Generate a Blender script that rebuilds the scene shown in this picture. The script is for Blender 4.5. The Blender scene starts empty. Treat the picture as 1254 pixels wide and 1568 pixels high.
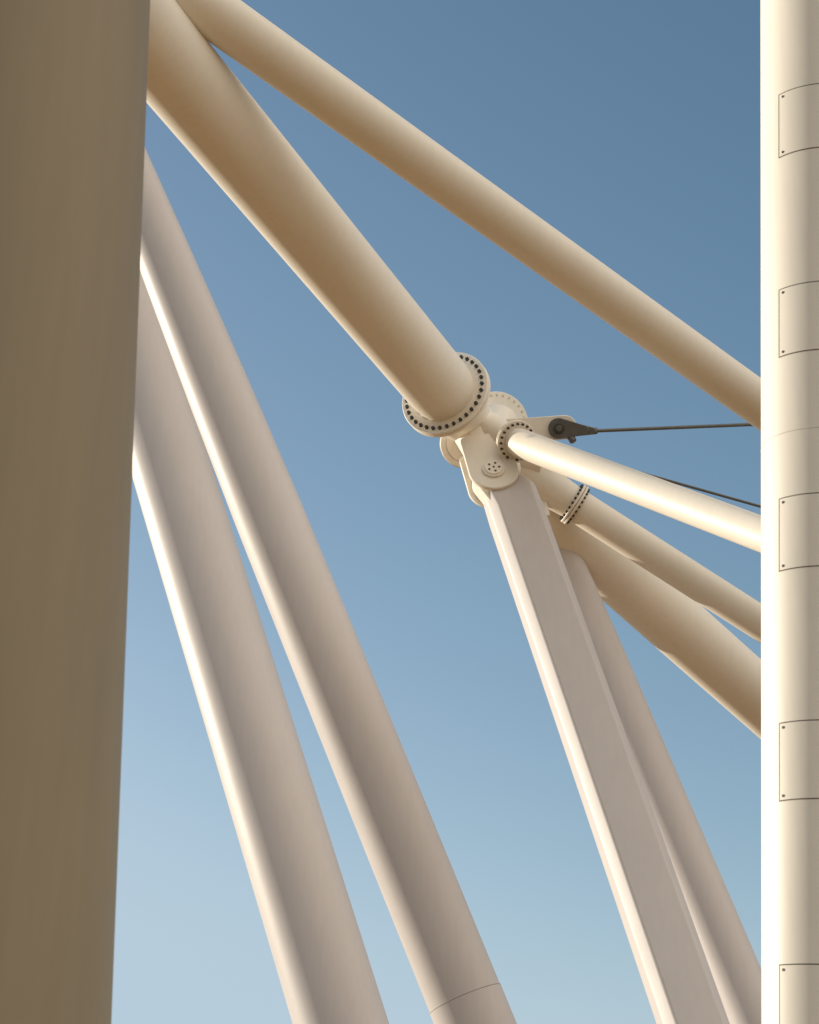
import bpy, bmesh, math, random
from mathutils import Vector, Matrix
random.seed(4)
V=Vector
scene=bpy.context.scene

# ------------------------------------------------------------ materials
def paint(name, col, rough=0.48, var=0.05, streak=0.06, bump=0.02):
    m=bpy.data.materials.new(name); m.use_nodes=True
    nt=m.node_tree; N=nt.nodes; L=nt.links
    b=N['Principled BSDF']; b.inputs['Roughness'].default_value=rough
    b.inputs['Specular IOR Level'].default_value=0.4
    b.inputs['Coat Weight'].default_value=0.05; b.inputs['Coat Roughness'].default_value=0.35
    tc=N.new('ShaderNodeTexCoord')
    n1=N.new('ShaderNodeTexNoise'); n1.inputs['Scale'].default_value=0.55; n1.inputs['Detail'].default_value=6
    n1.inputs['Roughness'].default_value=0.6
    L.new(tc.outputs['Object'],n1.inputs['Vector'])
    mp=N.new('ShaderNodeMapping'); mp.inputs['Scale'].default_value=(5,5,0.35)
    L.new(tc.outputs['Object'],mp.inputs['Vector'])
    n2=N.new('ShaderNodeTexNoise'); n2.inputs['Scale'].default_value=1.6; n2.inputs['Detail'].default_value=5
    L.new(mp.outputs['Vector'],n2.inputs['Vector'])
    r1=N.new('ShaderNodeMapRange'); r1.inputs['From Min'].default_value=0.3; r1.inputs['From Max'].default_value=0.7
    r1.inputs['To Min'].default_value=1-var; r1.inputs['To Max'].default_value=1.0
    L.new(n1.outputs['Fac'],r1.inputs['Value'])
    r2=N.new('ShaderNodeMapRange'); r2.inputs['From Min'].default_value=0.35; r2.inputs['From Max'].default_value=0.75
    r2.inputs['To Min'].default_value=1.0; r2.inputs['To Max'].default_value=1-streak
    L.new(n2.outputs['Fac'],r2.inputs['Value'])
    mu=N.new('ShaderNodeMath'); mu.operation='MULTIPLY'
    L.new(r1.outputs[0],mu.inputs[0]); L.new(r2.outputs[0],mu.inputs[1])
    mx=N.new('ShaderNodeVectorMath'); mx.operation='SCALE'
    mx.inputs[0].default_value=col
    L.new(mu.outputs[0],mx.inputs['Scale'])
    L.new(mx.outputs[0],b.inputs['Base Color'])
    n3=N.new('ShaderNodeTexNoise'); n3.inputs['Scale'].default_value=2.2; n3.inputs['Detail'].default_value=3
    L.new(tc.outputs['Object'],n3.inputs['Vector'])
    bp=N.new('ShaderNodeBump'); bp.inputs['Strength'].default_value=bump*5; bp.inputs['Distance'].default_value=0.02
    L.new(n3.outputs['Fac'],bp.inputs['Height']); L.new(bp.outputs[0],b.inputs['Normal'])
    rr=N.new('ShaderNodeMapRange'); rr.inputs['To Min'].default_value=rough-0.06; rr.inputs['To Max'].default_value=rough+0.1
    L.new(n1.outputs['Fac'],rr.inputs['Value']); L.new(rr.outputs[0],b.inputs['Roughness'])
    return m
def metal(name,col,rough=0.5,met=0.6):
    m=bpy.data.materials.new(name); m.use_nodes=True
    nt=m.node_tree; N=nt.nodes; L=nt.links; b=N['Principled BSDF']
    b.inputs['Roughness'].default_value=rough; b.inputs['Metallic'].default_value=met
    tc=N.new('ShaderNodeTexCoord'); n=N.new('ShaderNodeTexNoise'); n.inputs['Scale'].default_value=6
    L.new(tc.outputs['Object'],n.inputs['Vector'])
    cr=N.new('ShaderNodeValToRGB'); cr.color_ramp.elements[0].color=(*[c*0.7 for c in col],1); cr.color_ramp.elements[1].color=(*[c*1.25 for c in col],1)
    L.new(n.outputs['Fac'],cr.inputs[0]); L.new(cr.outputs[0],b.inputs['Base Color'])
    return m
CREAM=paint('cream_steel_paint',(0.88,0.82,0.725),streak=0.04,var=0.04)
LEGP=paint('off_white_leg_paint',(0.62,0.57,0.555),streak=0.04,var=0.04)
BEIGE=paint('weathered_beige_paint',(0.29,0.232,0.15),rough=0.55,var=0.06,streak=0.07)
DARK=metal('dark_bolt_steel',(0.07,0.065,0.06))
CABLE=metal('galvanised_cable_steel',(0.13,0.13,0.125),0.5,0.5)
SEAM=metal('seam_sealant',(0.16,0.13,0.10),0.8,0.0)
WELD=paint('weld_paint',(0.70,0.63,0.53),rough=0.5)

# ------------------------------------------------------------ mesh builder
class B:
    def __init__(s,name,mats):
        s.name=name; s.mats=mats; s.bm=bmesh.new()
    def frame(s,ax):
        ax=ax.normalized()
        r=V((0,0,1)).cross(ax)
        if r.length<0.2: r=V((1,0,0))-ax*ax.x
        r.normalize(); return ax,r,ax.cross(r)
    def loft(s,rings,mi=0,caps=True):
        bm=s.bm; vs=[[bm.verts.new(p) for p in r] for r in rings]; n=len(vs[0])
        for i in range(len(vs)-1):
            for j in range(n):
                f=bm.faces.new((vs[i][j],vs[i][(j+1)%n],vs[i+1][(j+1)%n],vs[i+1][j])); f.material_index=mi; f.smooth=True
        if caps:
            f=bm.faces.new(list(reversed(vs[0]))); f.material_index=mi
            f=bm.faces.new(vs[-1]); f.material_index=mi
    def tube(s,a,b,prof,seg=96,mi=0,caps=True):
        """prof = [(t,r)...] along a->b"""
        a=V(a); b=V(b); d=b-a; ax,u,v=s.frame(d)
        rings=[]
        for t,r in prof:
            c=a+d*t
            rings.append([c+(u*math.cos(2*math.pi*i/seg)+v*math.sin(2*math.pi*i/seg))*r for i in range(seg)])
        s.loft(rings,mi,caps)
    def cyl(s,c,ax,r,h0,h1,seg=48,mi=0,bev=0.012):
        c=V(c); ax=V(ax).normalized(); a=c+ax*h0; L=h1-h0; e=min(bev,L*0.3,r*0.3)
        s.tube(a,a+ax*L,[(0,r-e),(e/L,r),(1-e/L,r),(1,r-e)],seg,mi)
    def bolts(s,c,ax,R,n,br,h0,h1,mi=1,ph=0.0):
        ax,u,v=s.frame(V(ax)); c=V(c)
        for i in range(n):
            a=2*math.pi*(i+ph)/n
            s.cyl(c+(u*math.cos(a)+v*math.sin(a))*R,ax,br,h0,h1,6,mi,0.004)
    def plate(s,o,ex,ey,n,pts,c0,c1,mi=0,bev=0.015):
        P=sorted(set(pts)); 
        def half(P):
            h=[]
            for p in P:
                while len(h)>1 and (h[-1][0]-h[-2][0])*(p[1]-h[-2][1])-(h[-1][1]-h[-2][1])*(p[0]-h[-2][0])<=0: h.pop()
                h.append(p)
            return h
        H=half(P)[:-1]+half(P[::-1])[:-1]
        cx=sum(p[0] for p in H)/len(H); cy=sum(p[1] for p in H)/len(H)
        def ring(c,e):
            out=[]
            for p in H:
                d=math.hypot(p[0]-cx,p[1]-cy); k=(d-e)/d
                out.append(o+ex*(cx+(p[0]-cx)*k)+ey*(cy+(p[1]-cy)*k)+n*c)
            return out
        s.loft([ring(c0,bev),ring(c0+bev,0),ring(c1-bev,0),ring(c1,bev)],mi)
    def done(s,angle=35):
        bmesh.ops.recalc_face_normals(s.bm,faces=s.bm.faces)
        me=bpy.data.meshes.new(s.name); s.bm.to_mesh(me); s.bm.free()
        for m in s.mats: me.materials.append(m)
        for p in me.polygons: p.use_smooth=True
        me.set_sharp_from_angle(angle=math.radians(angle))
        ob=bpy.data.objects.new(s.name,me); scene.collection.objects.link(ob)
        return ob
def circ(cx,cy,r,n=40): return [(cx+r*math.cos(2*math.pi*i/n),cy+r*math.sin(2*math.pi*i/n)) for i in range(n)]

def weld(b,a,c,t,r,w=0.02,mi=2,h=0.006):
    a=V(a); c=V(c); p=a+(c-a)*t; ax=(c-a).normalized()
    b.tube(p-ax*w,p+ax*w,[(0,r-0.002),(0.5,r+h),(1,r-0.002)],96,mi,False)

M=[CREAM,DARK,WELD,SEAM]
ML=[LEGP,DARK,WELD,SEAM]

# ------------------------------------------------------------ columns
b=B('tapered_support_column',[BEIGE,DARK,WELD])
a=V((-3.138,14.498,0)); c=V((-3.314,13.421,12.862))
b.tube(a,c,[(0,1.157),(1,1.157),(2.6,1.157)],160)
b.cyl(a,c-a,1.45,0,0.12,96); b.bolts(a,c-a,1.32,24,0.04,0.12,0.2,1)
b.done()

b=B('panelled_column',[CREAM,DARK,WELD,SEAM])
k0=V((5.267,24.438,10.622)); k1=V((5.853,23.340,19.444)); kd=(k1-k0)/(k1.z-k0.z)
def kc(z): return k0+kd*(z-k0.z)
def kr(z): return .816+(z-10.622)*(.916-.816)/8.822
b.tube(kc(0),kc(40),[(0,kr(0)),(0.5,kr(20)),(1,kr(40))],160)
kn=kd.normalized(); e1=(V((1,0,0))-kn*kn.x).normalized(); e2=kn.cross(e1)   # e2 points away from the viewer side
def kdir(t): return e1*math.sin(t)-e2*math.cos(t)
def patch(z0,z1,a0,a1,off,mi):
    n=48
    rows=[]
    for z in (z0,z1):
        c=kc(z); r=kr(z)+off
        rows.append([b.bm.verts.new(c+kdir(t)*r) for t in [a0+(a1-a0)*i/n for i in range(n+1)]])
    for i in range(n):
        f=b.bm.faces.new((rows[0][i],rows[0][i+1],rows[1][i+1],rows[1][i])); f.material_index=mi
for j in range(-4,6):
    zt=13.309+j*2.912; zb=zt-.944
    if zb<1: continue
    a0=-.96; a1=1.4
    patch(zb-0.013,zt+0.016,a0-0.022,a1+0.022,0.003,3)
    patch(zb,zt,a0,a1,0.006,0)
    for zz in (zt-0.05,zb+0.05):
        for aa in (a0+0.07,a1-0.07):
            c=kc(zz); r=kr(zz); d=kdir(aa)
            b.cyl(c+d*(r+0.006),d,0.018,-0.003,0.008,12,1,0.002)
weld(b,kc(14.2),kc(15.2),0.0,kr(14.2),0.012,2,.003)
weld(b,kc(25),kc(26),0.0,kr(25),0.012,2,.003)
b.cyl(kc(0),V((0,0,1)),1.1,0,0.12,96); b.bolts(kc(0),V((0,0,1)),1.0,24,0.04,0.12,0.2,1)
b.done()

# ------------------------------------------------------------ inclined legs
def foot(b,a,c,t,r):
    a=V(a); c=V(c); p=a+(c-a)*t; p.z=0
    b.cyl(p,V((0,0,1)),r*1.7,0,0.5,64,0,0.05)
# I
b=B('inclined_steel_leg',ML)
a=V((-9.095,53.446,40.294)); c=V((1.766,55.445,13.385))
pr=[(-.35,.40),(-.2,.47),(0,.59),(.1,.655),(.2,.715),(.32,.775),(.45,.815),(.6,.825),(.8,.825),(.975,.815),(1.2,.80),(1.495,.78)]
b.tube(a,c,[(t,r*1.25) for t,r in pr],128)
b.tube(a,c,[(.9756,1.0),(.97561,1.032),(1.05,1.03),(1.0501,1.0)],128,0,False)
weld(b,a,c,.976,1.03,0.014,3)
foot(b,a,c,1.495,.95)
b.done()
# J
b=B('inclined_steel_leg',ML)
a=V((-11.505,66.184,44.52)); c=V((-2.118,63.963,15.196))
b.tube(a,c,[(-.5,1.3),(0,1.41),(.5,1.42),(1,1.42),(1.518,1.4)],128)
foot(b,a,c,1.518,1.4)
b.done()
# G : faceted leg hanging in the clevis
pin=V((2.015,44.152,23.993))
g=V((3.177,-3.534,-13.056)).normalized(); ex=(V((1,0,0))-g*g.x).normalized(); nn=ex.cross(g); 
if nn.y>0: nn=-nn
up=-g
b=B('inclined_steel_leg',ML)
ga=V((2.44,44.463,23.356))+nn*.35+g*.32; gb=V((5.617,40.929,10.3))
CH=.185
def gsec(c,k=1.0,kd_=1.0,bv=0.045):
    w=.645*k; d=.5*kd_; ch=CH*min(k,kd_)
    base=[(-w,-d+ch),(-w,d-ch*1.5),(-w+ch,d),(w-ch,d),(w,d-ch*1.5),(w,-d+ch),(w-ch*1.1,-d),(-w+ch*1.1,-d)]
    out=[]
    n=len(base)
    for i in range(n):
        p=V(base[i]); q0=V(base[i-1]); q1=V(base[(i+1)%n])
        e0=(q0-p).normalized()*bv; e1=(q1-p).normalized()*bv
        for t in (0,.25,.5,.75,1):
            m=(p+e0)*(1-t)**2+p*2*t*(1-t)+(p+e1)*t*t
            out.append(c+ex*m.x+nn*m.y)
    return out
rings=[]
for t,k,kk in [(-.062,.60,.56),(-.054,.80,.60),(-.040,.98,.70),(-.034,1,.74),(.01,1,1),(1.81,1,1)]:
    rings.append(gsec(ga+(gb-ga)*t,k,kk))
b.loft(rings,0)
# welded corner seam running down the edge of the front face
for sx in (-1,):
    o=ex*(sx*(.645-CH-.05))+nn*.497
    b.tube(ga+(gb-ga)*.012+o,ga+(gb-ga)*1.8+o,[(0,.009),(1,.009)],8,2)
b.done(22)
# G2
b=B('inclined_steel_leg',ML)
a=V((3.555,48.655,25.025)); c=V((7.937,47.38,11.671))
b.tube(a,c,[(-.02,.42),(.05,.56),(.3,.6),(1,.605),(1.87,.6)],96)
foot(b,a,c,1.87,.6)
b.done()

# ------------------------------------------------------------ braces
def flange(b,c,ax,R,th,bR,n,br,both=True):
    """pair of bolted plates at c"""
    b.cyl(c,ax,R,-th,-0.008,80,0); b.cyl(c,ax,R,0.008,th,80,0)
    b.cyl(c,ax,R-0.03,-0.01,0.01,80,3)
    b.bolts(c,ax,bR,n,br,-th-0.055,-th+0.01,1)
    if both: b.bolts(c,ax,bR,n,br,th-0.01,th+0.055,1)
# A
b=B('tubular_brace',M)
a=V((-6.184,28.644,27.047)); c=V((0.89,43.685,26.091))
b.tube(a,c,[(-.5,.86),(0,.845),(.5,.835),(.955,.827),(.975,.815),(.99,.79),(1,.78)],128)
flange(b,c,c-a,1.14,.10,1.0,34,.050)
b.tube(c,c+(c-a).normalized()*1.9,[(0,.8),(.3,.78),(.7,.62),(1,.5)],96)
b.done()
# C
b=B('tubular_brace',M)
a=V((-3.866,31.347,27.664)); c=V((8.213,42.045,24.892))
b.tube(a,c,[(-.5,.49),(0,.505),(.5,.505),(1,.505),(1.4,.5)],96)
b.done()
# D
b=B('tubular_brace',M)
a=V((2.566,43.745,24.827)); c=V((6.908,36.412,18.875)); d=(c-a).normalized()
b.tube(a,c,[(0,.33),(.02,.346),(1,.346),(1.35,.346)],80)
flange(b,a,d,.52,.05,.44,20,.032)
b.tube(a-d*1.9,a,[(0,.5),(.45,.42),(.75,.31),(1,.30)],64)
b.done()
# E
b=B('tubular_brace',M)
a=V((4.184,46.65,24.574)); c=V((8.913,47.977,21.854)); d=(c-a).normalized()
b.tube(a,c,[(0,.40),(.03,.43),(1,.43),(2,.43)],80)
flange(b,a,d,.56,.07,.495,22,.034)
b.tube(a-d*2.0,a,[(0,.62),(.5,.5),(.9,.44),(1,.42)],80)
b.done()
# F
b=B('tubular_brace',M)
a=V((3.253,47.496,25.122)); c=V((9.771,53.52,21.895))
b.tube(a,c,[(-.08,.6),(.0,.75),(.06,.82),(.2,.83),(1,.83),(1.7,.83)],128)
b.done()

# ------------------------------------------------------------ joint hub
b=B('steel_joint_hub',[CREAM,DARK,WELD,CABLE])
H=V((2.0,45.75,25.75))
b.tube(H+up*0.75,H-up*1.1,[(0,.45),(.08,.62),(.5,.66),(.92,.58),(1,.5)],72)
b.cyl(H,V((1,.15,-.15)),.5,-0.2,1.35,60)
L0=pin
pts=circ(0,0,.60)+circ(-.42,1.05,.14,16)+circ(.36,1.05,.14,16)
b.plate(L0,ex,up,nn,pts,.28,.38); b.plate(L0,ex,up,nn,pts,-.40,-.30)
b.plate(L0,ex,up,nn,circ(0,0,.5)+[(-.25,-.9),(.45,-.9)],-.25,.2)
b.cyl(L0,nn,.27,.38,.44,48); b.cyl(L0,nn,.22,.44,.47,48)
b.bolts(L0,nn,.13,5,.028,.47,.49); b.cyl(L0,nn,.028,.47,.49,6,1)
b.cyl(L0,nn,.2,-.5,.42,40)
# web block carrying the clevis plates
b.tube(L0+up*.85-nn*.1,L0+up*2.2-nn*.3,[(0,.34),(.2,.44),(1,.55)],48)
o2=V((2.95,46.6,25.1))
b.plate(o2,ex,up,nn,circ(0,0,.50)+[(-.9,.7),(.3,.9)],.3,.42)
b.plate(o2,ex,up,nn,circ(0,0,.50)+[(-.9,.7),(.3,.9)],-.3,-.18)
b.plate(o2,ex,up,nn,circ(0,0,.42)+[(.0,-1.2),(.3,-1.2)],-.15,.1)
dd=V((1.38,45.6,25.75))
b.cyl(dd,V((-.1,-.85,-.5)),.62,-.1,.06,72,0,.03)
b.cyl(dd,V((-.1,-.85,-.5)),.45,.06,.10,72,0,.02)
fb=V((2.30,46.2,26.75)); fa=V((.25,-.9,-.15)).normalized()
b.cyl(fb,fa,.78,-.08,.0,80); b.bolts(fb,fa,.68,26,.03,.0,.03,2)
b.tube(fb,H,[(0,.5),(1,.5)],64)
lo=V((3.70,44.93,25.80)); R=V((1,0,0)); fn=V((0,-.88,-.47)).normalized(); lu=fn.cross(R); 
if lu.z<0: lu=-lu
b.plate(lo,R,lu,fn,circ(.15,.05,.30)+[(-1.3,.25),(-1.3,-.35)],-.06,.05)
b.done()

# ------------------------------------------------------------ cables
b=B('tension_cable',[CABLE,DARK,CREAM])
pa=V((3.698,44.928,25.823)); pb=V((4.541,44.957,25.765)); pe=V((8.649,45.766,26.387))
cx_=(pb-pa).normalized(); cy_=fn.cross(cx_).normalized()
if cy_.z<0: cy_=-cy_
Lc=(pb-pa).length
for c0,c1 in ((.06,.16),(-.17,-.07)):
    b.plate(pa,cx_,cy_,fn,circ(0,0,.26)+circ(Lc*.75,0,.12),c0,c1,0,.02)
b.plate(pa,cx_,cy_,fn,circ(Lc*.6,0,.15)+circ(Lc*1.0,0,.09),-.12,.12,0,.03)
b.cyl(pa,fn,.13,.16,.21,32,1); b.cyl(pa,fn,.08,.2,.23,24,0)
b.cyl(pb,pe-pb,.085,0,.12,24,0)
b.tube(pb,pe,[(0,.05),(.05,.045),(1,.045),(1.9,.045)],20)
b.done()
b=B('tension_cable',[CABLE,DARK,CREAM])
p1=V((3.853,46.056,25.792)); p2=V((8.913,46.679,24.514))
b.tube(p1,p2,[(0,.036),(1,.036),(1.7,.036)],16)
b.tube(V((3.5,45.6,25.85)),p1,[(0,.09),(.7,.09),(1,.05)],20)
b.cyl(V((4.02,44.97,25.56)),V((.5,0,-1)),.09,-.1,.10,24,0)
b.done()

# ------------------------------------------------------------ ground
bm=bmesh.new(); n=60; S=3000
bmesh.ops.create_grid(bm,x_segments=n,y_segments=n,size=S)
me=bpy.data.meshes.new('ground'); bm.to_mesh(me); bm.free()
gm=bpy.data.materials.new('brown_earth_ground'); gm.use_nodes=True
nt=gm.node_tree; N=nt.nodes; Lk=nt.links; bs=N['Principled BSDF']; bs.inputs['Roughness'].default_value=.9
tc=N.new('ShaderNodeTexCoord'); nz=N.new('ShaderNodeTexNoise'); nz.inputs['Scale'].default_value=.08; nz.inputs['Detail'].default_value=10
Lk.new(tc.outputs['Object'],nz.inputs['Vector'])
cr=N.new('ShaderNodeValToRGB'); cr.color_ramp.elements[0].color=(.20,.115,.045,1); cr.color_ramp.elements[1].color=(.28,.17,.07,1)
Lk.new(nz.outputs['Fac'],cr.inputs[0]); Lk.new(cr.outputs[0],bs.inputs['Base Color'])
me.materials.append(gm)
go=bpy.data.objects.new('ground',me); scene.collection.objects.link(go)

# ------------------------------------------------------------ light
EL=math.radians(13); AZ=math.radians(-65)   # azimuth from +Y, negative = left
sd=V((math.sin(AZ)*math.cos(EL),math.cos(AZ)*math.cos(EL),math.sin(EL)))
sl=bpy.data.lights.new('sun','SUN'); sl.energy=5.0; sl.angle=math.radians(.5); sl.color=(1,.89,.71)
so=bpy.data.objects.new('sun',sl); so.rotation_euler=sd.to_track_quat('Z','Y').to_euler(); scene.collection.objects.link(so)
w=bpy.data.worlds.new('World'); scene.world=w; w.use_nodes=True
nt=w.node_tree; N=nt.nodes; Lk=nt.links; bg=N['Background']; sk=N.new('ShaderNodeTexSky'); sk.sky_type='NISHITA'
sk.sun_disc=False; sk.sun_elevation=EL; sk.sun_rotation=AZ; sk.altitude=0; sk.air_density=1.0; sk.dust_density=1.0; sk.ozone_density=1.0
# grade of the clear sky: per-channel contrast, ceiling for the horizon haze
sp=N.new('ShaderNodeSeparateColor'); Lk.new(sk.outputs[0],sp.inputs[0]); cb=N.new('ShaderNodeCombineColor')
S0=.15
for i,(kq,pw,cap) in enumerate(((3.4,1.5,.47),(2.15,1.27,.60),(1.77,1.2,.71))):
    m1=N.new('ShaderNodeMath'); m1.operation='MULTIPLY'; m1.inputs[1].default_value=.12; Lk.new(sp.outputs[i],m1.inputs[0])
    m2=N.new('ShaderNodeMath'); m2.operation='POWER'; m2.inputs[1].default_value=pw; Lk.new(m1.outputs[0],m2.inputs[0])
    m3=N.new('ShaderNodeMath'); m3.operation='MULTIPLY'; m3.inputs[1].default_value=kq/S0; Lk.new(m2.outputs[0],m3.inputs[0])
    m4=N.new('ShaderNodeMath'); m4.operation='SMOOTH_MIN'; m4.inputs[1].default_value=cap/S0; m4.inputs[2].default_value=1.0; Lk.new(m3.outputs[0],m4.inputs[0])
    Lk.new(m4.outputs[0],cb.inputs[i])
# unseen warm sky glow, overhead and behind, added to brighten the big brace
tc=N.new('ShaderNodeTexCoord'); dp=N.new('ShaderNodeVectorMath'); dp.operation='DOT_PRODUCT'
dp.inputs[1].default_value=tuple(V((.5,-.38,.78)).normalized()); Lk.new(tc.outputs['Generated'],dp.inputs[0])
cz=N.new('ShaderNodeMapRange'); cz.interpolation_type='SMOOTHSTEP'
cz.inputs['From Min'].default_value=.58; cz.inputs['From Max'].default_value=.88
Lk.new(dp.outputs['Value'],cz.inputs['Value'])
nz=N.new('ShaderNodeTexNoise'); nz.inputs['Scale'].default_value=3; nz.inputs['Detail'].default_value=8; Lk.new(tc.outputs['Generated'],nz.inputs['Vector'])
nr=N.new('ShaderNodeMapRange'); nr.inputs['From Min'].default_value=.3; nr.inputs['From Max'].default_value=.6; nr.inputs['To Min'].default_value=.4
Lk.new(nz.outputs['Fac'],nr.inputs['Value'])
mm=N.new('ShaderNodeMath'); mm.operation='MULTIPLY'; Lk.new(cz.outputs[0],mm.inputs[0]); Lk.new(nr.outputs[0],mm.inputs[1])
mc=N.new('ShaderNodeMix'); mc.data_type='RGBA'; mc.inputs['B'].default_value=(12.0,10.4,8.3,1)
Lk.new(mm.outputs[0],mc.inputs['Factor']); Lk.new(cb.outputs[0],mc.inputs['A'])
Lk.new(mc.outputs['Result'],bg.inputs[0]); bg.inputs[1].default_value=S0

# ------------------------------------------------------------ camera
cam=bpy.data.cameras.new('camera'); co=bpy.data.objects.new('camera',cam); scene.collection.objects.link(co)
co.location=(0,0,1.6); co.rotation_euler=(math.radians(90+26),0,0)
cam.sensor_fit='VERTICAL'; cam.sensor_height=24; cam.lens=12/math.tan(math.radians(14)); cam.clip_end=8000
cam.dof.use_dof=True; cam.dof.focus_distance=49; cam.dof.aperture_fstop=2.2
scene.camera=co
scene.view_settings.view_transform='Standard'; scene.view_settings.look='None'; scene.view_settings.exposure=0
